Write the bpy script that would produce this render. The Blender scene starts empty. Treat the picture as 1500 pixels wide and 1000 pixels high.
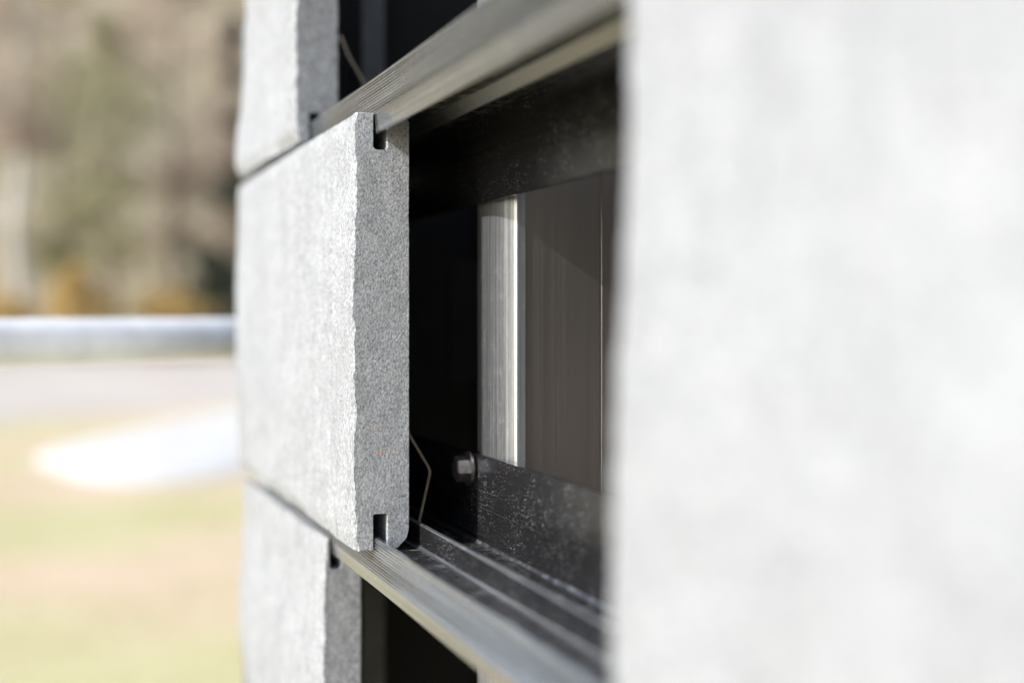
import bpy, math, random
from mathutils import Vector, noise

random.seed(7)
sc = bpy.context.scene
COL = sc.collection
R = math.radians

# ------------------------------------------------------------------ camera
EYE = 1.20                       # eye height above the lawn
YAW = math.atan(696 / 2000)      # the lens is turned this far from the facade line towards the wall
cam_d = bpy.data.cameras.new('camera')
cam = bpy.data.objects.new('camera', cam_d)
COL.objects.link(cam)
cam.location = (0, 0, EYE)
cam.rotation_euler = (R(90), 0, -YAW)
cam_d.sensor_width = 36
cam_d.lens = 48
cam_d.shift_y = -37 / 1500
cam_d.clip_start = 0.01
cam_d.clip_end = 2000
cam_d.dof.use_dof = True
cam_d.dof.focus_distance = 0.915
cam_d.dof.aperture_fstop = 2.1
cam_d.dof.aperture_blades = 0
sc.camera = cam

# ------------------------------------------------------------------ sky, sun, exposure
SUN = Vector((1.0, 0.28, -0.67)).normalized()       # the way the light travels
elev = math.asin(-SUN.z)
world = bpy.data.worlds.new('World')
sc.world = world
world.use_nodes = True
wn, wl = world.node_tree.nodes, world.node_tree.links
wn.clear()
sky = wn.new('ShaderNodeTexSky')
sky.sky_type = 'NISHITA'
sky.sun_disc = False
sky.sun_elevation = elev
sky.sun_rotation = math.atan2(-SUN.x, -SUN.y)
sky.dust_density = 2.0
bg = wn.new('ShaderNodeBackground')
bg.inputs['Strength'].default_value = 0.15
wo = wn.new('ShaderNodeOutputWorld')
wl.new(sky.outputs[0], bg.inputs[0])
wl.new(bg.outputs[0], wo.inputs[0])
sun_d = bpy.data.lights.new('sun', 'SUN')
sun_d.energy = 3.2
sun_d.angle = R(0.6)
sun_d.color = (1.0, 0.985, 0.96)
sun = bpy.data.objects.new('sun', sun_d)
COL.objects.link(sun)
sun.rotation_euler = SUN.to_track_quat('-Z', 'Y').to_euler()
sun.location = (-5, -3, 6)
sc.view_settings.view_transform = 'Standard'
sc.view_settings.look = 'None'
sc.view_settings.gamma = 1
sc.view_settings.exposure = 0.85
sc.render.engine = 'CYCLES'
sc.cycles.max_bounces = 10
sc.cycles.use_denoising = True


# ------------------------------------------------------------------ node helpers
class NT:
    def __init__(self, name):
        self.m = bpy.data.materials.new(name)
        self.m.use_nodes = True
        self.t = self.m.node_tree
        self.n = self.t.nodes
        self.p = self.n['Principled BSDF']
        self.tc = self.n.new('ShaderNodeTexCoord')

    def link(self, a, b):
        self.t.links.new(a, b)

    def _set(self, sock, v):
        if hasattr(v, 'is_output'):
            self.link(v, sock)
        elif v is not None:
            sock.default_value = v

    def coords(self, scale=(1, 1, 1), loc=(0, 0, 0)):
        mp = self.n.new('ShaderNodeMapping')
        mp.inputs['Scale'].default_value = scale
        mp.inputs['Location'].default_value = loc
        self.link(self.tc.outputs['Object'], mp.inputs['Vector'])
        return mp.outputs[0]

    def noise(self, scale, detail=3, rough=0.55, vec=None, dist=0.0):
        nd = self.n.new('ShaderNodeTexNoise')
        nd.inputs['Scale'].default_value = scale
        nd.inputs['Detail'].default_value = detail
        nd.inputs['Roughness'].default_value = rough
        nd.inputs['Distortion'].default_value = dist
        self.link(vec if vec is not None else self.tc.outputs['Object'], nd.inputs['Vector'])
        return nd.outputs['Fac']

    def voro(self, scale, vec=None, out='Distance', rnd=1.0):
        nd = self.n.new('ShaderNodeTexVoronoi')
        nd.inputs['Scale'].default_value = scale
        nd.inputs['Randomness'].default_value = rnd
        self.link(vec if vec is not None else self.tc.outputs['Object'], nd.inputs['Vector'])
        return nd.outputs[out]

    def ramp(self, fac, stops, interp='LINEAR'):
        nd = self.n.new('ShaderNodeValToRGB')
        cr = nd.color_ramp
        cr.interpolation = interp
        while len(cr.elements) < len(stops):
            cr.elements.new(0.5)
        for e, (p, c) in zip(cr.elements, stops):
            e.position = p
            e.color = (c, c, c, 1) if isinstance(c, (int, float)) else (*c, 1)
        self.link(fac, nd.inputs[0])
        return nd.outputs[0]

    def mix(self, fac, a, b, mode='MIX'):
        nd = self.n.new('ShaderNodeMix')
        nd.data_type = 'RGBA'
        nd.blend_type = mode
        self._set(nd.inputs[0], fac)
        for s, v in ((nd.inputs[6], a), (nd.inputs[7], b)):
            if isinstance(v, (tuple, list)):
                v = (*v[:3], 1)
            elif isinstance(v, (int, float)):
                v = (v, v, v, 1)
            self._set(s, v)
        return nd.outputs[2]

    def math(self, op, a, b=None, c=None, clamp=False):
        nd = self.n.new('ShaderNodeMath')
        nd.operation = op
        nd.use_clamp = clamp
        for i, v in enumerate((a, b, c)):
            if v is not None:
                self._set(nd.inputs[i], v)
        return nd.outputs[0]

    def sep(self, vec=None):
        nd = self.n.new('ShaderNodeSeparateXYZ')
        self.link(vec if vec is not None else self.tc.outputs['Object'], nd.inputs[0])
        return nd.outputs

    def bump(self, h, strength=0.3, dist=0.001, prev=None):
        nd = self.n.new('ShaderNodeBump')
        nd.inputs['Strength'].default_value = strength
        nd.inputs['Distance'].default_value = dist
        self.link(h, nd.inputs['Height'])
        if prev is not None:
            self.link(prev, nd.inputs['Normal'])
        return nd.outputs[0]

    def out(self, color=None, rough=None, metal=None, normal=None, spec=None):
        p = self.p
        if isinstance(color, (tuple, list)):
            color = (*color[:3], 1)
        self._set(p.inputs['Base Color'], color)
        self._set(p.inputs['Roughness'], rough)
        self._set(p.inputs['Metallic'], metal)
        self._set(p.inputs['Specular IOR Level'], spec)
        if normal is not None:
            self.link(normal, p.inputs['Normal'])
        return self.m


def granite(name, tint=(1, 1, 1), stain=False, seed=0.0):
    k = NT(name)
    v = k.coords((1, 1, 0.72), (seed, seed * 0.7, seed * 0.3))
    g1 = k.noise(680, 2, 0.6, v)
    g2 = k.noise(330, 2, 0.5, v)
    c = k.ramp(g1, [(0.31, (0.10, 0.105, 0.115)), (0.44, (0.34, 0.35, 0.365)), (0.58, (0.53, 0.525, 0.515)), (0.70, (0.76, 0.745, 0.72))])
    c = k.mix(0.38, c, k.ramp(g2, [(0.32, 0.30), (0.5, 0.46), (0.68, 0.58)]))
    mica = k.ramp(k.voro(560, v), [(0.0, 1.0), (0.17, 1.0), (0.27, 0.0)])
    patch = k.ramp(k.noise(120, 2, 0.5, v), [(0.45, 0.0), (0.62, 1.0)])
    c = k.mix(k.math('MULTIPLY', k.math('MULTIPLY', mica, patch), 0.75), c, (0.10, 0.105, 0.115))
    g3 = k.ramp(k.voro(150, k.coords((1, 1, 0.6), (seed, 1, 2)), 'Color'), [(0.0, 0.82), (1.0, 1.14)])
    c = k.mix(0.7, c, k.mix(1.0, c, g3, 'MULTIPLY'))
    saw = k.ramp(k.noise(1.0, 3, 0.6, k.coords((170, 40, 9), (seed, 0, 0))), [(0.32, 0.80), (0.68, 1.12)])
    c = k.mix(0.22, c, k.mix(1.0, c, saw, 'MULTIPLY'))
    big = k.ramp(k.noise(14, 4, 0.65), [(0.3, 0.91), (0.7, 1.06)])
    c = k.mix(1.0, c, big, 'MULTIPLY')
    c = k.mix(1.0, c, tint, 'MULTIPLY')
    if stain:
        # two small rust smears on the sawn end
        x, y, z = k.sep()
        wob = k.math('MULTIPLY', k.math('SUBTRACT', k.noise(160, 3), 0.5), 0.004)

        def blot(cx, cz, rx, rz):
            dx = k.math('DIVIDE', k.math('SUBTRACT', x, cx), rx)
            dz = k.math('DIVIDE', k.math('ADD', k.math('SUBTRACT', z, cz), wob), rz)
            r2 = k.math('ADD', k.math('MULTIPLY', dx, dx), k.math('MULTIPLY', dz, dz))
            return k.math('SUBTRACT', 1.0, r2, clamp=True)
        b = k.math('MAXIMUM', blot(0.0205, 0.066, 0.0048, 0.0011), blot(0.031, 0.0675, 0.0042, 0.0006))
        b = k.math('MAXIMUM', b, k.math('MULTIPLY', blot(0.018, 0.081, 0.0016, 0.0016), 0.6))
        near = k.math('LESS_THAN', y, 0.004)
        b = k.math('MULTIPLY', k.math('MULTIPLY', b, near), k.ramp(k.noise(500, 2), [(0.35, 0.25), (0.6, 1.0)]))
        c = k.mix(k.math('MULTIPLY', b, 0.8), c, (0.48, 0.22, 0.10))
    h = k.math('ADD', k.noise(620, 3, 0.6, v), k.math('MULTIPLY', mica, -0.25))
    n1 = k.bump(k.noise(90, 4, 0.6), 0.28, 0.0025)
    n2 = k.bump(h, 0.5, 0.0007, n1)
    return k.out(c, 0.82, 0.0, n2, 0.35)


def aluminium(name, col=(0.62, 0.63, 0.64), rough=0.27, along='Y', dirt=0.3, streaks=0.3, specks=1.0, metal=1.0):
    k = NT(name)
    s = {'Y': (1500, 5, 1500), 'Z': (900, 900, 5)}[along]
    st = k.noise(1.0, 3, 0.6, k.coords(s))
    st2 = k.noise(1.0, 2, 0.5, k.coords({'Y': (260, 3, 260), 'Z': (260, 260, 2.5)}[along]))
    grime = k.ramp(k.noise(240, 5, 0.7, k.coords((1, 1, 0.5))), [(0.50, 0.0), (0.70, 1.0)])
    speck = k.ramp(k.voro(520), [(0.0, specks), (0.10, specks), (0.16, 0.0)])
    sp = k.math('MULTIPLY', speck, k.ramp(k.noise(90, 3), [(0.46, 0.0), (0.6, 1.0)]))
    c = k.mix(streaks, col, k.ramp(st, [(0.3, (col[0] * .6, col[1] * .6, col[2] * .6)), (0.7, (min(1, col[0] * 1.3), min(1, col[1] * 1.3), min(1, col[2] * 1.3)))]))
    c = k.mix(1.0, c, k.ramp(st2, [(0.3, 1 - 0.36 * streaks), (0.7, 1 + 0.24 * streaks)]), 'MULTIPLY')
    c = k.mix(k.math('MULTIPLY', grime, dirt), c, (0.45, 0.45, 0.44))
    c = k.mix(sp, c, (0.75, 0.75, 0.74))
    r = k.math('ADD', k.math('MULTIPLY', st, 0.16), rough - 0.08)
    r = k.math('ADD', r, k.math('MULTIPLY', grime, 0.4 * dirt))
    met = k.math('SUBTRACT', 1.0, k.math('ADD', k.math('MULTIPLY', grime, dirt * 0.6), sp, clamp=True), clamp=True)
    met = k.math('MULTIPLY', met, metal)
    return k.out(c, r, met, k.bump(st, 0.10, 0.0004), 0.5)


def black_metal(name, dust=1.0, base=0.012, scratch=0.0, rough=0.16):
    k = NT(name)
    st = k.noise(1.0, 3, 0.6, k.coords((500, 6, 500)))
    area = k.ramp(k.noise(26, 4, 0.6), [(0.36, 0.1), (0.58, 1.0)])
    v = k.coords((1, 1, 0.7))
    sp1 = k.ramp(k.voro(390, v), [(0.0, 1.0), (0.085, 1.0), (0.125, 0.0)])
    sp2 = k.ramp(k.voro(800, v), [(0.0, 1.0), (0.13, 1.0), (0.19, 0.0)])
    sel = k.ramp(k.noise(45, 3, 0.7), [(0.40, 0.1), (0.60, 1.0)])
    sp = k.math('MAXIMUM', k.math('MULTIPLY', sp1, sel), k.math('MULTIPLY', k.math('MULTIPLY', sp2, sel), 0.6))
    sp = k.math('MULTIPLY', k.math('MULTIPLY', sp, area), dust, clamp=True)
    if scratch:
        sc1 = k.ramp(k.noise(1.0, 2, 0.5, k.coords((25, 900, 60), (0.2, 0.1, 0))), [(0.60, 0.0), (0.68, 1.0)])
        sc1 = k.math('MULTIPLY', sc1, k.ramp(k.noise(70, 2), [(0.45, 0.0), (0.6, scratch)]))
        sp = k.math('MAXIMUM', sp, sc1)
    c = k.mix(sp, (base, base, base * 1.1), (0.75, 0.75, 0.74))
    r = k.math('ADD', rough, k.math('MULTIPLY', st, 0.14))
    r = k.math('ADD', r, k.math('MULTIPLY', sp, 0.3))
    return k.out(c, r, 0.0, k.bump(st, 0.08, 0.0004), 0.6)


def plain(name, col, rough=0.6, metal=0.0, var=0.15, scale=20, bump=0.0, spec=None):
    k = NT(name)
    nz = k.noise(scale, 4, 0.6)
    c = k.mix(1.0, col, k.ramp(nz, [(0.3, 1 - var), (0.7, 1 + var)]), 'MULTIPLY')
    return k.out(c, rough, metal, k.bump(nz, bump, 0.01) if bump else None, spec)


M = {}
M['stone_main'] = granite('granite_pale_stained', (0.650, 0.682, 0.722), True, 0.0)
M['stone'] = granite('granite_pale', (0.650, 0.682, 0.722), False, 3.1)
M['fin'] = aluminium('aluminium_fin', (0.29, 0.31, 0.335), 0.16, 'Y', 0.15, 1.0, 0.8, 0.80)
M['fin_flat'] = aluminium('aluminium_fin_lower', (0.29, 0.305, 0.325), 0.16, 'Y', 0.18, 0.9, 1.0, 0.84)
M['lip'] = aluminium('aluminium_lip', (0.30, 0.30, 0.285), 0.40, 'Y', 0.2)
M['glint'] = aluminium('aluminium_glint', (0.42, 0.44, 0.47), 0.35, 'Y', 0.5)  # paler aluminium: sky reflection and corner highlights put into the colour
M['post'] = aluminium('aluminium_brushed', (0.47, 0.49, 0.515), 0.42, 'Z', 0.10, 0.7, 0.7, 0.955)
M['web'] = aluminium('aluminium_brown_reflection', (0.37, 0.335, 0.31), 0.40, 'Z', 0.0, 0.04, 0.0)  # brown reflection on the side face put into the base colour
M['black'] = black_metal('black_anodised', 1.0)
M['black_shelf'] = black_metal('black_scratched', 1.0, 0.016, 0.8, 0.2)
M['steel'] = plain('bolt_steel', (0.45, 0.41, 0.38), 0.36, 1.0, 0.2, 300)
M['clip'] = plain('spring_steel', (0.42, 0.35, 0.27), 0.32, 1.0, 0.15, 200)
M['membrane'] = plain('black_membrane', (0.014, 0.014, 0.015), 0.75, 0.0, 0.4, 9, 0.3)
M['black_plain'] = plain('dark_bracket_metal', (0.03, 0.03, 0.032), 0.4, 0.0, 0.2, 30)
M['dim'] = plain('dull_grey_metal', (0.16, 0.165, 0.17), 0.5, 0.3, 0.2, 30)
M['galv'] = plain('galvanised_steel', (0.78, 0.79, 0.79), 0.50, 0.12, 0.12, 30)


# ------------------------------------------------------------------ mesh helpers
def tag(o, label=None, cat=None, group=None, kind=None):
    for kk, v in (('label', label), ('category', cat), ('group', group), ('kind', kind)):
        if v:
            o[kk] = v
    return o


def mesh_obj(name, verts, faces, mat, parent=None, smooth=False, loc=None):
    me = bpy.data.meshes.new(name)
    me.from_pydata(verts, [], faces)
    me.update()
    if smooth:
        me.polygons.foreach_set('use_smooth', [True] * len(me.polygons))
    if mat:
        me.materials.append(mat)
    o = bpy.data.objects.new(name, me)
    COL.objects.link(o)
    if loc:
        o.location = loc
    if parent:
        o.parent = parent
    return o


def empty(name, loc):
    o = bpy.data.objects.new(name, None)
    COL.objects.link(o)
    o.location = loc
    o.empty_display_size = 0.05
    return o


def prism(name, pts, a0, a1, axis, mat, parent=None, loc=None, smooth=False, cuts=1):
    """profile pts swept along axis Y (pts are x,z) or Z (pts are x,y); pts run round the outline"""
    n = len(pts)
    vs, fs = [], []
    for i in range(cuts + 1):
        a = a0 + (a1 - a0) * i / cuts
        for p, q in pts:
            vs.append((p, a, q) if axis == 'Y' else (p, q, a))
    for i in range(cuts):
        for j in range(n):
            fs.append((i * n + j, i * n + (j + 1) % n, (i + 1) * n + (j + 1) % n, (i + 1) * n + j))
    fs.append(tuple(reversed(range(n))))
    fs.append(tuple(range(cuts * n, cuts * n + n)))
    o = mesh_obj(name, vs, fs, mat, parent, loc=loc)
    fix_normals(o)
    if smooth:
        shade_by_angle(o, 35)
    return o


def fix_normals(o):
    import bmesh
    bm = bmesh.new()
    bm.from_mesh(o.data)
    bmesh.ops.recalc_face_normals(bm, faces=bm.faces)
    bm.to_mesh(o.data)
    bm.free()


def shade_by_angle(o, deg):
    o.data.shade_smooth()
    o.data.set_sharp_from_angle(angle=R(deg))


def at(px, py, fwd):
    """a point of the place seen at photo pixel px, py and this far along the lens axis (used to survey positions)"""
    r = (px - 750) / 2000 * fwd
    x = r * math.cos(YAW) + fwd * math.sin(YAW)
    y = -r * math.sin(YAW) + fwd * math.cos(YAW)
    return Vector((x, y, EYE + (463 - py) / 2000 * fwd))


# ------------------------------------------------------------------ setting: ground
def sheet(name, outline, z, mat, kind='structure'):
    vs = [(x, y, z) for x, y in outline]
    return tag(mesh_obj(name, vs, [tuple(range(len(vs)))], mat), kind=kind)


def lawn_material():
    k = NT('dry_lawn')
    x, y, z = k.sep()
    wob = k.math('MULTIPLY', k.math('SUBTRACT', k.noise(0.5, 3, 0.6), 0.5), 5.0)
    ph = k.math('MULTIPLY', k.math('SUBTRACT', k.math('ADD', y, wob), 6.6), 2 * math.pi / 3.5)
    stripe = k.math('MULTIPLY_ADD', k.math('COSINE', ph), 0.32, 0.5)          # mown swathes, straw and green by turns
    f = k.noise(38, 4, 0.7)
    m = k.math('ADD', stripe, k.math('MULTIPLY', k.math('SUBTRACT', k.noise(1.3, 3, 0.6, k.coords((1, 1, 1), (4, 9, 0))), 0.5), 0.7))
    c = k.ramp(m, [(0.15, (0.50, 0.46, 0.25)), (0.45, (0.55, 0.48, 0.29)), (0.85, (0.60, 0.47, 0.33))])
    c = k.mix(1.0, c, k.ramp(f, [(0.25, 0.75), (0.7, 1.15)]), 'MULTIPLY')
    return k.out(c, 0.9, 0.0, k.bump(f, 0.4, 0.03), 0.2)


M['lawn'] = lawn_material()
M['asphalt'] = plain('pale_asphalt', (0.48, 0.435, 0.385), 0.95, 0, 0.14, 0.3, 0, 0.05)
M['snow'] = plain('white_snow', (0.55, 0.54, 0.52), 0.9, 0, 0.06, 1.2, 0, 0.03)
M['hill'] = None

gv, gf = [], []
sheet('ground', [(-900, -900), (900, -900), (900, 900), (-900, 900)], 0.0, M['lawn'])


def gp(px, py):
    """where photo pixel px, py meets the lawn"""
    fwd = EYE * 2000 / (py - 463)
    v = at(px, py, fwd)
    return (v.x, v.y)


# a pale road beyond the lawn, running across the picture
p0, p1, p2, p3 = gp(-400, 648), gp(420, 588), gp(420, 522), gp(-400, 522)


def ext(a, b, t):
    return (a[0] + (b[0] - a[0]) * t, a[1] + (b[1] - a[1]) * t)


sheet('road', [ext(p0, p1, -0.6), ext(p0, p1, 2.2), ext(p3, p2, 2.2), ext(p3, p2, -0.6)], 0.004, M['asphalt'])

# white patch lying on the lawn: low rounded mound
edge_px = [(40, 672), (100, 654), (190, 634), (290, 613), (380, 597), (470, 588), (560, 600), (540, 640),
           (450, 672), (380, 688), (300, 704), (210, 712), (130, 705), (70, 688)]
ring = [gp(*p) for p in edge_px]


def smooth_ring(pts, it=2):
    for _ in range(it):
        q = []
        for i in range(len(pts)):
            a, b = pts[i], pts[(i + 1) % len(pts)]
            q.append((0.75 * a[0] + 0.25 * b[0], 0.75 * a[1] + 0.25 * b[1]))
            q.append((0.25 * a[0] + 0.75 * b[0], 0.25 * a[1] + 0.75 * b[1]))
        pts = q
    return pts


ring = smooth_ring(ring)
cx = sum(p[0] for p in ring) / len(ring)
cy = sum(p[1] for p in ring) / len(ring)
vs, fs, n = [], [], len(ring)
for lv, (s, z) in enumerate(((1.0, 0.003), (0.97, 0.03), (0.9, 0.055), (0.7, 0.075), (0.35, 0.085))):
    for i, (x, y) in enumerate(ring):
        w = 0.01 * noise.noise(Vector((x * 2, y * 2, lv)))
        vs.append((cx + (x - cx) * s, cy + (y - cy) * s, z + (w if lv else 0)))
for lv in range(4):
    for i in range(n):
        fs.append((lv * n + i, lv * n + (i + 1) % n, (lv + 1) * n + (i + 1) % n, (lv + 1) * n + i))
fs.append(tuple(range(4 * n, 5 * n)))
tag(mesh_obj('snow_patch', vs, fs, M['snow'], smooth=True), kind='structure')


# wooded hillside that closes the view
def hill_material():
    k = NT('hillside')
    a = k.noise(0.10, 4, 0.6, k.coords((1, 1, 0.8)))
    b = k.noise(0.35, 4, 0.65, k.coords((1, 1, 1), (7, 3, 1)))
    c = k.ramp(a, [(0.34, (0.21, 0.20, 0.125)), (0.46, (0.24, 0.215, 0.14)), (0.58, (0.30, 0.245, 0.175)), (0.7, (0.32, 0.26, 0.19))])
    c = k.mix(0.4, c, k.ramp(b, [(0.35, (0.21, 0.195, 0.125)), (0.65, (0.30, 0.245, 0.17))]))
    return k.out(c, 0.95, 0.0, k.bump(b, 0.3, 0.4), 0.1)


M['hill'] = hill_material()
vs, fs = [], []
NX, NY = 70, 26
for j in range(NY):
    for i in range(NX):
        x = -130 + 260 * i / (NX - 1)
        y = 52 + 110 * j / (NY - 1)
        h = 0.62 * max(0, y - 56) * (1 - 0.0022 * (y - 56)) + 0.4
        h += 3.0 * noise.noise(Vector((x * 0.05, y * 0.05, 2))) * min(1, (y - 52) / 15)
        vs.append((x, y, h if j else -1.0))
for j in range(NY - 1):
    for i in range(NX - 1):
        a = j * NX + i
        fs.append((a, a + 1, a + NX + 1, a + NX))
tag(mesh_obj('hill', vs, fs, M['hill'], smooth=True), kind='structure')

# ------------------------------------------------------------------ the building behind the cladding
H_SLAB = 0.295
Z_MAIN = EYE - 0.158             # underside of the slab in focus
ZC_LOW = Z_MAIN - 0.004          # joint line under it
ZC_UP = EYE + 0.137 + 0.004      # joint line over it
ROW = H_SLAB + 0.008
X0 = 0.1994                      # outer face of the cladding
Y_END = 0.90                     # sawn end of the slab in focus
Y_CORNER = 1.462

wall = empty('building_wall', (0.43, 0.3, 0.0))
tag(wall, 'black membrane wall in deep shade behind the metal rails', 'wall')


def box_pts(x0, x1, y0, y1):
    return [(x0, y0), (x1, y0), (x1, y1), (x0, y1)]


prism('rear_panel', box_pts(0.0, 0.20, -1.6, 1.064), 0, 2.6, 'Z', M['membrane'], wall)
prism('corner_panel', box_pts(-0.187, 0.20, 1.0642, 1.12), 0, 2.6, 'Z', M['membrane'], wall)


# ------------------------------------------------------------------ stone slabs
def smoothstep(t):
    t = max(0.0, min(1.0, t))
    return t * t * (3 - 2 * t)


def slab(name, length, mat, relief, seed, offset, visible_end=0, thick=0.0400, dz=0.0019, skew=0.0):
    """one split-faced slab; local x from outer face to back, y along the facade, z up.
    offset(y, z) pushes the outer face in (+) or out (-). visible_end: 0 near, 1 far"""
    H, T = H_SLAB, thick
    g0, g1, gd = 0.0149, 0.0243, 0.0247      # groove for the rail
    pts = []                                 # (x, z, is_outer, is_edge)
    nz = int(H / dz)
    for i in range(nz + 1):                  # outer face, bottom to top
        pts.append([0.0, H * i / nz, 1])
    back = T

    def seg(a, b, m):
        for i in range(1, m + 1):
            pts.append([a[0] + (b[0] - a[0]) * i / m, a[1] + (b[1] - a[1]) * i / m, 0])
    # top edge with its groove
    chain = [((0.0, H), (g0, H), 5), ((g0, H), (g0, H - gd + .0020), 8), ((g0, H - gd + .0020), (g0 + .0006, H - gd + .0006), 1), ((g0 + .0006, H - gd + .0006), (g0 + .0020, H - gd), 1),
             ((g0 + .0020, H - gd), (g1 - .0020, H - gd), 3), ((g1 - .0020, H - gd), (g1 - .0006, H - gd + .0006), 1), ((g1 - .0006, H - gd + .0006), (g1, H - gd + .0020), 1),
             ((g1, H - gd + .0020), (g1, H - .002), 8), ((g1, H - .002), (T - .0035, H - .0020), 5),
             ((T - .0035, H - .0020), (T, H - .0052), 2), ((T, H - .0052), (T, .0150), 130),
             ((T, .0150), (T - .0022, .0075), 3), ((T - .0022, .0075), (T - .0085, .0012), 4),
             ((T - .0085, .0012), (g1, .0004), 3), ((g1, .0004), (g1, gd - .0008), 8), ((g1, gd - .0008), (g1 - .0008, gd), 1),
             ((g1 - .0008, gd), (g0 + .0008, gd), 3), ((g0 + .0008, gd), (g0, gd - .0008), 1),
             ((g0, gd - .0008), (g0, 0.0), 8), ((g0, 0.0), (0.0, 0.0), 5)]
    for a, b, m in chain:
        seg(a, b, m)
    pts.pop()                                # closes on the first point
    n = len(pts)
    # stations along the slab, close together at the ends
    ys, y, step = [0.0, 0.0007], 0.0007, 0.0012
    while y < length / 2:
        step = min(step * 1.06, 0.0032)
        y += step
        ys.append(y)
    ys = ys + [length - q for q in reversed(ys)]
    ys = sorted(set(round(q, 6) for q in ys))
    nc = len(ys)
    vs = []
    for yi, y in enumerate(ys):
        de = min(y, length - y)              # distance from the nearer end
        at_end = yi in (0, nc - 1)
        o_lo = o_hi = 0.0
        for pi, (x, z, outer) in enumerate(pts):
            nx, nzv, ny = x, z, y
            if outer:
                p = Vector((seed, y, z))
                d = relief * (0.9 * noise.noise(p * 9) + 0.55 * noise.noise(p * 26 + Vector((5, 1, 2)))
                              + 0.30 * noise.noise(p * 75) + 0.17 * noise.noise(p * 190) + 0.10 * noise.noise(p * 420))
                zed = min(z, H - z)
                chip = 0.5 + 0.9 * noise.noise(Vector((seed + 3, y * 11, z * 14)))
                d += (0.0060 if z < H / 2 else 0.0028) * max(0.3, chip) * (1 - smoothstep(zed / 0.016)) ** 2
                d += 0.0024 * max(0.12, 0.5 + 0.9 * noise.noise(Vector((seed + 9, y * 5, z * 27))) + 0.5 * noise.noise(Vector((seed + 7, y * 5, z * 90))) + 0.4 * noise.noise(Vector((seed + 4, y * 5, z * 260)))) * (1 - smoothstep(de / 0.0042))
                nx = d + offset(y, z)
                nx = min(nx, g0 - 0.002)
                if pi == 0:
                    o_lo = nx
                o_hi = nx
            else:
                if x < g0 - 1e-6:            # lips start where the rough face ends
                    oo = o_hi if z > H / 2 else o_lo
                    nx = oo + (g0 - oo) * x / g0
                # crumbly saw arrises
                j = noise.noise(Vector((x * 300, y * 120, z * 210 + seed)))
                if x >= T - 0.0002:
                    nx -= 0.0005 * abs(j) + 0.0009 * max(0, noise.noise(Vector((seed, y * 40, z * 55))) - 0.25) * (1 if de < 0.02 else 0.4)
                if x < g0 + 1e-6 and (z > H - 1e-6 or z < 1e-6):
                    nzv += (-1 if z > H / 2 else 1) * 0.0006 * abs(j)
            if at_end:                       # worn arris round the sawn end
                c = 0.00055 + 0.00045 * abs(noise.noise(Vector((x * 260 + seed, 3, z * 260))))
                if outer:
                    nx += c
                elif x >= T - 1e-6:
                    nx -= c * 0.8
                elif abs(x - g1) < 1e-6 and (z < gd or z > H - gd):
                    nx += c * 0.9
                elif abs(x - g0) < 1e-6 and (z < gd or z > H - gd) and 1e-6 < z < H - 1e-6:
                    nx -= c * 0.5
                if z > H - 1e-6:
                    nzv -= c
                elif z < 1e-6:
                    nzv += c
            vs.append((nx, ny + skew * nx * (1 - y / length), nzv))   # skew turns the near cut away from the sun to darken it
    fs = []
    for i in range(nc - 1):
        for j in range(n):
            fs.append((i * n + j, (i + 1) * n + j, (i + 1) * n + (j + 1) % n, i * n + (j + 1) % n))
    fs.append(tuple(range(n)))
    fs.append(tuple(reversed(range((nc - 1) * n, nc * n))))
    o = mesh_obj(name, vs, fs, mat)
    fix_normals(o)
    shade_by_angle(o, 32)
    return o


s = slab('stone_slab', Y_CORNER - Y_END, M['stone_main'], 0.0017, 0.0,
         lambda y, z: 0.0010 * smoothstep(abs(z / H_SLAB - 0.45) * 2.0))
s.location = (X0, Y_END, Z_MAIN)
tag(s, 'pale granite slab with its grooved sawn end in sharp focus, two rust smears', 'stone slab')

YU = 1.128
s = slab('stone_slab', Y_CORNER - 0.004 - YU, M['stone'], 0.0030, 11.0,
         lambda y, z: 0.0028 + 0.0035 * smoothstep(z / 0.12) * smoothstep(y / 0.3) - 0.0045 * (1 - smoothstep(z / 0.10)) * smoothstep(y / 0.25),
         dz=0.003, skew=0.11)
s.location = (X0, YU, ZC_UP + 0.004)
tag(s, 'out of focus granite slab standing above the upper rail', 'stone slab')

YL = 1.045
s = slab('stone_slab', Y_CORNER - 0.006 - YL, M['stone'], 0.0030, 23.0,
         lambda y, z: 0.0085 - 0.003 * smoothstep(y / 0.3) + 0.002 * math.sin(z * 30), dz=0.003, skew=0.04)
s.location = (X0, YL, ZC_LOW - 0.0095 - H_SLAB)
tag(s, 'out of focus granite slab below the lower rail', 'stone slab')

YN = 0.455
s = slab('stone_slab', 0.75, M['stone'], 0.0014, 41.0,
         lambda y, z: (-0.0035 + 0.0075 * smoothstep((z - 0.09) / 0.17)), dz=0.003)
s.location = (X0, YN - 0.75, Z_MAIN)
tag(s, 'large blurred white stone slab filling the right side close to the lens', 'stone slab')

# ------------------------------------------------------------------ rails
XF = 0.2150     # fin
XP = 0.2930     # rear plate


def fin_profile(zt):
    """ribbed upper part of the fin; returns its outline and where the plain part begins"""
    t = 0.0040
    top = [(XF + t, zt - 0.001), (XF + t - 0.0008, zt), (XF + 0.0012, zt), (XF, zt - 0.0014), (XF, zt - 0.0026)]
    z, pitch, dep = zt - 0.0026, 0.00200, 0.00100
    for i in range(11):
        top += [(XF + dep, z - pitch * 0.22), (XF + dep, z - pitch * 0.38), (XF, z - pitch * 0.80), (XF, z - pitch)]
        z -= pitch
    return top + [(XF + t, z)], z


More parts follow.
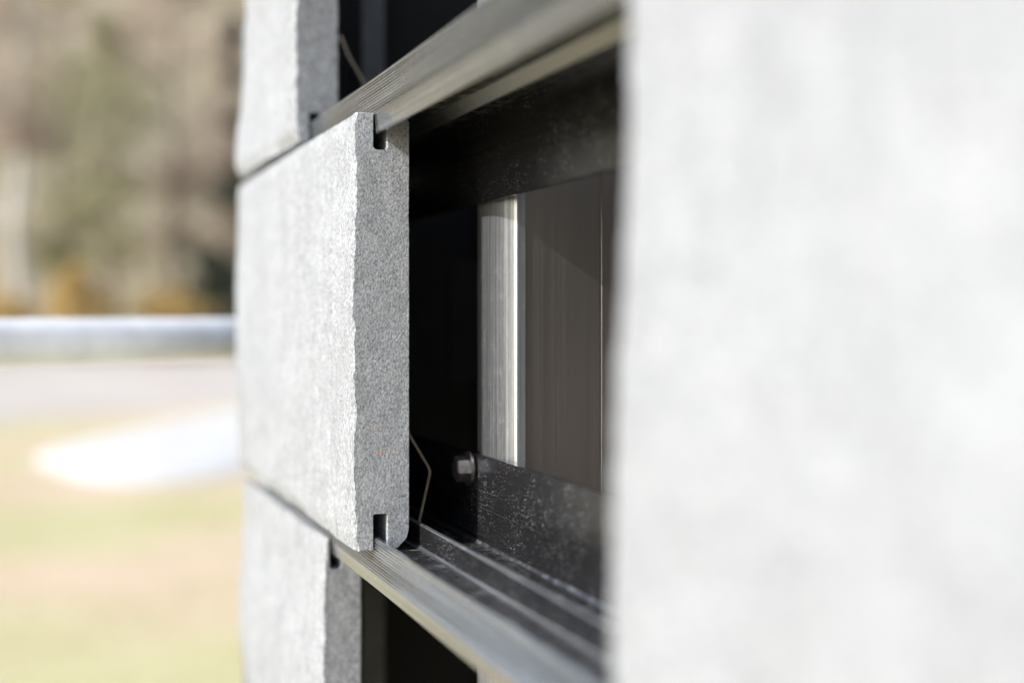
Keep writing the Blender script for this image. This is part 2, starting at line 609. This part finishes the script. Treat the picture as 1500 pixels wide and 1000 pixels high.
def plate_profile():
    x0, x1 = XP, XP + 0.0030
    z0, z1 = -0.062, 0.065
    pts = [(x1, z0), (x1, z1), (x0 + 0.0006, z1), (x0, z1 - 0.0006)]
    for zr in (0.040, 0.028, 0.0095, -0.028, -0.037):      # scored lines and a small ledge on the outer side
        d = 0.0005 if abs(zr) > 0.02 else 0.0016
        pts += [(x0, zr + 0.0008), (x0 - d, zr + 0.0004), (x0 - d, zr - 0.0004), (x0, zr - 0.0008)]
    pts += [(x0, z0 + 0.0006), (x0 + 0.0006, z0)]
    return pts


RY0, RY1 = -0.30, 1.360


def rail(zc, label, zb, zt):
    t = empty('support_rail', (0, 0, zc))
    tag(t, label, 'rail', 'horizontal rails that carry the slabs')
    prof, zs = fin_profile(zt)
    prism('ribbed_fin', prof, RY0, RY1, 'Y', M['fin'], t)
    prism('plain_fin', [(XF + .0040, zs - .0001), (XF + .0003, zs - .0001), (XF + .0012, zb + .0006), (XF + .0018, zb), (XF + .0040, zb)],
          RY0, RY1, 'Y', M['fin_flat'], t)
    # the web is the shelf the back of each slab rests on
    a, b = -0.0008, 0.0033
    prism('shelf', [(XF + 0.0041, a), (XP - 0.0001, a), (XP - 0.0001, b), (XF + 0.0041, b)], RY0 + .001, RY1 - .001, 'Y', M['black_shelf'], t)
    x = 0.2475
    prism('upstand', [(x, b + .0001), (x + .0028, b + .0001), (x + .0028, 0.0183), (x + .0022, 0.0190), (x + .0006, 0.0190), (x, 0.0183)],
          RY0 + .002, RY1 - .002, 'Y', M['black'], t)
    prism('edge_glint', [(x - .0002, 0.0191), (x + .0030, 0.0191), (x + .0026, 0.0199), (x + .0002, 0.0199)], RY0 + .003, RY1 - .003, 'Y', M['glint'], t)  # pale strip paints the sky's reflection along the upstand top
    prism('corner_glint', [(x - .0001, b + .0001), (x - .0001, b + .0022), (x - .0010, b + .0008), (x - .0024, b + .0001)], RY0 + .003, RY1 - .003, 'Y', M['fin'], t)  # added bright strip standing for the highlight in the corner fillet
    q = XP - 0.0002
    prism('corner_glint', [(q, b + .0001), (q, b + .0018), (q - .0018, b + .0001)], RY0 + .003, RY1 - .003, 'Y', M['glint'], t)  # same painted highlight, along the foot of the rear plate
    x = 0.2597
    prism('lower_lip', [(x, a - .0001), (x + .0026, a - .0001), (x + .0068, -0.0078), (x + .0064, -0.0084), (x + .0054, -0.0082)],
          RY0 + .002, RY1 - .002, 'Y', M['lip'], t)
    prism('rear_plate', plate_profile(), RY0 + .001, RY1 - .001, 'Y', M['black'], t)
    return t


rail(ZC_UP, 'upper black metal rail with silver ribbed fin, entering the top groove of the sharp slab', -0.0180, 0.0207)
rail(ZC_LOW, 'lower black metal rail with silver ribbed fin, running under the sharp slab', -0.0220, 0.0125)

# ------------------------------------------------------------------ vertical aluminium profile behind the rails
post = empty('vertical_profile', (0.2963, 0.8685, 0.0))
tag(post, 'bright brushed aluminium upright standing behind the two rails', 'metal profile')
fl = []
W = 0.0621
for i in range(41):                      # face gently rounded towards its near edge
    u = i / 40
    y = 0.0008 + (W - 0.0008) * u
    x = 0.0090 * max(0, 1 - y / 0.048) ** 2.8 + 0.0014 * max(0, (y - 0.045) / 0.017) ** 2
    fl.append((x, y))
fl = [(0.0096, 0.0)] + fl + [(0.0156, W), (0.0156, 0.0)]
prism('front_flange', fl, 0.0, 2.5, 'Z', M['post'], post, smooth=True)
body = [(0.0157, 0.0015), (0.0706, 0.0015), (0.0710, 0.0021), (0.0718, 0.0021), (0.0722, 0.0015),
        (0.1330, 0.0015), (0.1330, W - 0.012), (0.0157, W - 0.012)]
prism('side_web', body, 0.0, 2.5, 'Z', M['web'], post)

# dim upright at the building corner
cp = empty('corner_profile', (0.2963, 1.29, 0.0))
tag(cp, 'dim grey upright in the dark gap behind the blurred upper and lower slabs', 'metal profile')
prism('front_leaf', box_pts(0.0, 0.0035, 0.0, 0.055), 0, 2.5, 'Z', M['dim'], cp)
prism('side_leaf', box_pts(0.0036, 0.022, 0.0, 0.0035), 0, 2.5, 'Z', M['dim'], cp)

# small wall bracket deep in the cavity
br = empty('wall_bracket', (0.43, 1.19, EYE - 0.06))
tag(br, 'dim grey angle bracket deep in the dark cavity left of the upright', 'bracket')
prism('back_leaf', box_pts(-0.0045, -0.0002, -0.03, 0.03), 0, 0.11, 'Z', M['membrane'], br)
prism('arm', box_pts(-0.075, -0.0047, -0.002, 0.002), 0, 0.11, 'Z', M['black_plain'], br)


# ------------------------------------------------------------------ bolt
def disc_profile(r, n, x0, x1, bevel, phase=0.0):
    """solid of revolution-ish n-gon about the x axis, outer end at x0"""
    vs, fs = [], []
    for (x, rr) in ((x0, r - bevel * 1.6), (x0 + bevel, r), (x1, r)):
        for i in range(n):
            a = phase + 2 * math.pi * i / n
            vs.append((x, rr * math.cos(a), rr * math.sin(a)))
    for lv in range(2):
        for i in range(n):
            fs.append((lv * n + i, lv * n + (i + 1) % n, (lv + 1) * n + (i + 1) % n, (lv + 1) * n + i))
    fs.append(tuple(range(n)))
    fs.append(tuple(range(2 * n, 3 * n)))
    return vs, fs


bolt = empty('hex_bolt', (XP - 0.0001, 0.930, EYE - 0.1085))
tag(bolt, 'steel hexagon bolt with round washer fixing the lower rail plate', 'bolt')
for nm, args in (('bolt_head', (0.0092, 6, -0.0125, -0.0036, 0.0009, 0.25)), ('washer', (0.0122, 32, -0.0034, -0.0012, 0.0003, 0)),
                 ('spring_ring', (0.0085, 28, -0.0011, 0.0, 0.0003, 0))):
    v_, f_ = disc_profile(*args)
    ob = mesh_obj(nm, v_, f_, M['steel'], bolt)
    fix_normals(ob)
    if nm != 'bolt_head':
        shade_by_angle(ob, 30)


# ------------------------------------------------------------------ spring clips between slab backs and rails
def clip(y, zc, label):
    c = empty('spring_clip', (0, y, zc))
    tag(c, label, 'clip', 'spring clips behind the slabs')
    line = [(0.2408, 0.0945), (0.2475, 0.0785), (0.2604, 0.0570), (0.2615, 0.0549), (0.2621, 0.0530), (0.2622, 0.0512), (0.2619, 0.0492), (0.2613, 0.0465), (0.2548, 0.0185), (0.2530, 0.0040)]
    th = 0.0016
    up = []
    dn = []
    for i, (x, z) in enumerate(line):
        a = line[max(0, i - 1)]
        b = line[min(len(line) - 1, i + 1)]
        d = Vector((b[0] - a[0], b[1] - a[1])).normalized()
        up.append((x - d.y * th * .5, z + d.x * th * .5))
        dn.append((x + d.y * th * .5, z - d.x * th * .5))
    prism('wire', up + dn[::-1], 0, 0.0011, 'Y', M['clip'], c)
    prism('foot', [(0.2532, 0.0035), (0.2790, 0.0035), (0.2790, 0.0043), (0.2536, 0.0043)], -0.0002, 0.0013, 'Y', M['clip'], c)


clip(Y_END + 0.030, ZC_LOW, 'thin bent steel wire clip behind the back edge of the sharp slab')
clip(YU + 0.002, ZC_UP, 'blurred bent clip behind the slab above the upper rail')


# ------------------------------------------------------------------ tube rail beyond the corner
def tube(name, a, b, r, mat, parent, n=28, rb=None):
    a, b = Vector(a), Vector(b)
    d = (b - a).normalized()
    u = d.orthogonal().normalized()
    w = d.cross(u)
    vs, fs = [], []
    for p, rr in ((a, r), (b, rb or r)):
        for i in range(n):
            t = 2 * math.pi * i / n
            vs.append(tuple(p + (u * math.cos(t) + w * math.sin(t)) * rr))
    for i in range(n):
        fs.append((i, (i + 1) % n, n + (i + 1) % n, n + i))
    fs += [tuple(reversed(range(n))), tuple(range(n, 2 * n))]
    o = mesh_obj(name, vs, fs, mat, parent)
    fix_normals(o)
    shade_by_angle(o, 40)
    return o


pa, pb = Vector((-0.035, 1.473)), Vector((0.22, 1.618))
dd = (pb - pa).normalized()
A, B = pa - dd * 0.55, pb + dd * 0.75
tr = empty('tube_railing', (A.x, A.y, 0))
tag(tr, 'galvanised round tube railing crossing behind the slab corner at eye height', 'railing')
rt = 0.0242
zt = EYE - 0.0022 - rt
tube('top_tube', (0, 0, zt), (B.x - A.x, B.y - A.y, zt), rt, M['galv'], tr)
for f in (0.06, 0.95):
    q = (B - A) * f
    tube('railing_post', (q.x, q.y, 0), (q.x, q.y, zt - rt * 0.8), 0.021, M['galv'], tr)

# ------------------------------------------------------------------ trees
M['bark_brown'] = plain('bark_brown', (0.13, 0.10, 0.075), 0.9, 0, 0.3, 8, 0.5)
M['bark_pale'] = plain('bark_pale', (0.42, 0.39, 0.34), 0.85, 0, 0.2, 5, 0.3)


def leaf_mat(name, c1, c2):
    k = NT(name)
    g = k.n.new('ShaderNodeNewGeometry')
    c = k.ramp(g.outputs['Random Per Island'], [(0.0, c1), (1.0, c2)])
    k.out(c, 0.8, 0.0, None, 0.2)
    tr_ = k.n.new('ShaderNodeBsdfTranslucent')       # leaves let light through
    k.link(c, tr_.inputs[0])
    mx = k.n.new('ShaderNodeMixShader')
    mx.inputs[0].default_value = 0.4
    k.link(k.p.outputs[0], mx.inputs[1])
    k.link(tr_.outputs[0], mx.inputs[2])
    k.link(mx.outputs[0], k.n['Material Output'].inputs[0])
    return k.m


M['leaf_brown'] = leaf_mat('leaf_brown', (0.36, 0.29, 0.225), (0.50, 0.41, 0.33))
M['leaf_olive'] = leaf_mat('leaf_olive', (0.25, 0.245, 0.135), (0.36, 0.335, 0.20))
M['leaf_dark'] = leaf_mat('leaf_dark', (0.03, 0.04, 0.026), (0.075, 0.08, 0.055))
M['leaf_gold'] = leaf_mat('leaf_gold', (0.40, 0.28, 0.10), (0.62, 0.46, 0.20))


def crown_mesh(name, mat, parent, blobs, count, size, rnd):
    vs, fs = [], []
    for _ in range(count):
        c, rad = rnd.choice(blobs)
        while True:
            p = Vector((rnd.uniform(-1, 1), rnd.uniform(-1, 1), rnd.uniform(-1, 1)))
            if p.length < 1 and rnd.random() < 0.25 + 0.75 * p.length:
                break
        p = c + Vector((p.x * rad[0], p.y * rad[1], p.z * rad[2]))
        a = Vector((rnd.gauss(0, 1), rnd.gauss(0, 1), rnd.gauss(0, 1))).normalized()
        b = a.orthogonal().normalized()
        s_ = size * rnd.uniform(0.6, 1.4)
        i = len(vs)
        vs += [tuple(p + a * s_), tuple(p + b * s_ * 0.55), tuple(p - a * s_), tuple(p - b * s_ * 0.55)]
        fs.append((i, i + 1, i + 2, i + 3))
    return mesh_obj(name, vs, fs, mat, parent)


def limb_mesh(name, mat, parent, height, r, rnd, reach):
    vs, fs = [], []

    def bar(a, b, ra, rb, n=7):
        d = (b - a).normalized()
        u = d.orthogonal().normalized()
        w = d.cross(u)
        i0 = len(vs)
        for p, rr in ((a, ra), (b, rb)):
            for i in range(n):
                t = 2 * math.pi * i / n
                vs.append(tuple(p + (u * math.cos(t) + w * math.sin(t)) * rr))
        for i in range(n):
            fs.append((i0 + i, i0 + (i + 1) % n, i0 + n + (i + 1) % n, i0 + n + i))
    p, m = Vector((0, 0, -0.2)), 7
    for i in range(m):
        q = Vector((rnd.gauss(0, 0.012 * height), rnd.gauss(0, 0.012 * height), height * (i + 1) / m))
        ra, rb = r * (1 - i / m * 0.85), r * (1 - (i + 1) / m * 0.85)
        bar(p, q, ra, rb, 9)
        if i >= 1:
            for _ in range(3):
                t = rnd.uniform(0, 2 * math.pi)
                L = reach * rnd.uniform(0.5, 1.0) * (1 - 0.5 * i / m)
                e = q + Vector((math.cos(t) * L, math.sin(t) * L, L * rnd.uniform(0.3, 0.8)))
                bar(q, e, rb * 0.55, rb * 0.12, 6)
        p = q
    return mesh_obj(name, vs, fs, mat, parent, smooth=True)


def hill_z(x, y):
    if y < 53:
        return 0.0
    h = 0.62 * max(0, y - 56) * (1 - 0.0022 * (y - 56)) + 0.4
    return h + 3.0 * noise.noise(Vector((x * 0.05, y * 0.05, 2))) * min(1, (y - 52) / 15)


def tree(px, Y, height, width, kind, bark, label, seed, r=0.22, crown_from=0.25, name='deciduous_tree', count=2300, size=0.14, cat='tree'):
    rnd = random.Random(seed)
    az = math.atan((px - 750) / 2000) + YAW
    x = Y * math.tan(az)
    z = hill_z(x, Y)
    t = empty(name, (x, Y, z))
    tag(t, label, cat, 'trees on the hillside behind' if cat == 'tree' else 'bushes at the foot of the hillside')
    limb_mesh('trunk', M[bark], t, height * 0.92, r, rnd, width * 0.45)
    blobs = []
    for _ in range(30):
        u = rnd.uniform(crown_from, 0.97)
        wv = width * 0.5 * math.sin(math.pi * min(1, 0.18 + 0.80 * (u - crown_from) / (1 - crown_from))) ** 0.7
        if name == 'conifer_tree':
            wv = width * 0.5 * (1.02 - (u - crown_from) / (1 - crown_from))
        a = rnd.uniform(0, 2 * math.pi)
        rr = wv * rnd.uniform(0.1, 0.7)
        rad = max(0.3, wv * rnd.uniform(0.35, 0.6))
        blobs.append((Vector((math.cos(a) * rr, math.sin(a) * rr, u * height)), (rad, rad, rad * 0.75)))
    crown_mesh('crown', M[kind], t, blobs, count, size, rnd)
    return t


tree(20, 44, 15, 5.0, 'leaf_brown', 'bark_pale', 'pale trunked tree at the far left edge of the blurred wood', 1, 0.30, 0.42)
tree(95, 50, 14, 5.5, 'leaf_olive', 'bark_brown', 'olive green tree right of the pale trunk in the blurred wood', 2, 0.2, 0.2)
tree(165, 54, 13, 5.0, 'leaf_olive', 'bark_brown', 'taller of the two olive trees, in the middle of the blurred wood', 3, 0.22, 0.22)
tree(255, 52, 15, 6.0, 'leaf_brown', 'bark_brown', 'brown leaved tree left of the stone slabs in the blurred wood', 4, 0.24, 0.25)
tree(330, 57, 15, 6.0, 'leaf_brown', 'bark_brown', 'brown leaved tree half hidden by the upper stone slab', 5, 0.24, 0.2)
tree(345, 48, 12, 3.0, 'leaf_dark', 'bark_brown', 'dark green conifer beside the upper slab edge', 6, 0.2, 0.12, 'conifer_tree', 2200)
tree(300, 43, 3.4, 3.4, 'leaf_dark', 'bark_brown', 'dark low bush above the tube railing beside the slab', 7, 0.07, 0.15, 'bush', 1500, 0.13, 'bush')
tree(112, 40, 2.6, 2.6, 'leaf_gold', 'bark_brown', 'golden yellow bush above the left part of the tube railing', 8, 0.06, 0.08, 'bush', 1500, 0.12, 'bush')
tree(245, 40, 1.9, 3.2, 'leaf_gold', 'bark_brown', 'low golden bush in front of the dark bush', 9, 0.06, 0.06, 'bush', 1400, 0.12, 'bush')
tree(8, 41, 1.9, 2.0, 'leaf_gold', 'bark_brown', 'small golden bush at the foot of the pale trunk', 10, 0.05, 0.06, 'bush', 1000, 0.12, 'bush')

# ------------------------------------------------------------------ grass blades on the lawn in view
M['blade'] = leaf_mat('grass_blade', (0.42, 0.385, 0.20), (0.57, 0.48, 0.30))
rnd = random.Random(99)
vs, fs = [], []
for _ in range(60000):
    y = 2.0 + 13.0 * rnd.random() ** 1.5
    x = rnd.gauss(0.4, 2.4)
    if noise.noise(Vector((x * 1.4, y * 1.4, 5))) < rnd.uniform(-0.5, 0.4) or (y < 2.6 and x > 0.1):
        continue
    h = rnd.uniform(0.02, 0.05)
    a = rnd.uniform(0, math.pi)
    w = rnd.uniform(0.0015, 0.003)
    lx, ly = rnd.gauss(0, 0.02), rnd.gauss(0, 0.02)
    i = len(vs)
    vs += [(x - w * math.cos(a), y - w * math.sin(a), 0), (x + w * math.cos(a), y + w * math.sin(a), 0), (x + lx, y + ly, h)]
    fs.append((i, i + 1, i + 2))
tag(mesh_obj('grass', vs, fs, M['blade']), 'dry straw coloured grass on the lawn', 'grass', None, 'stuff')
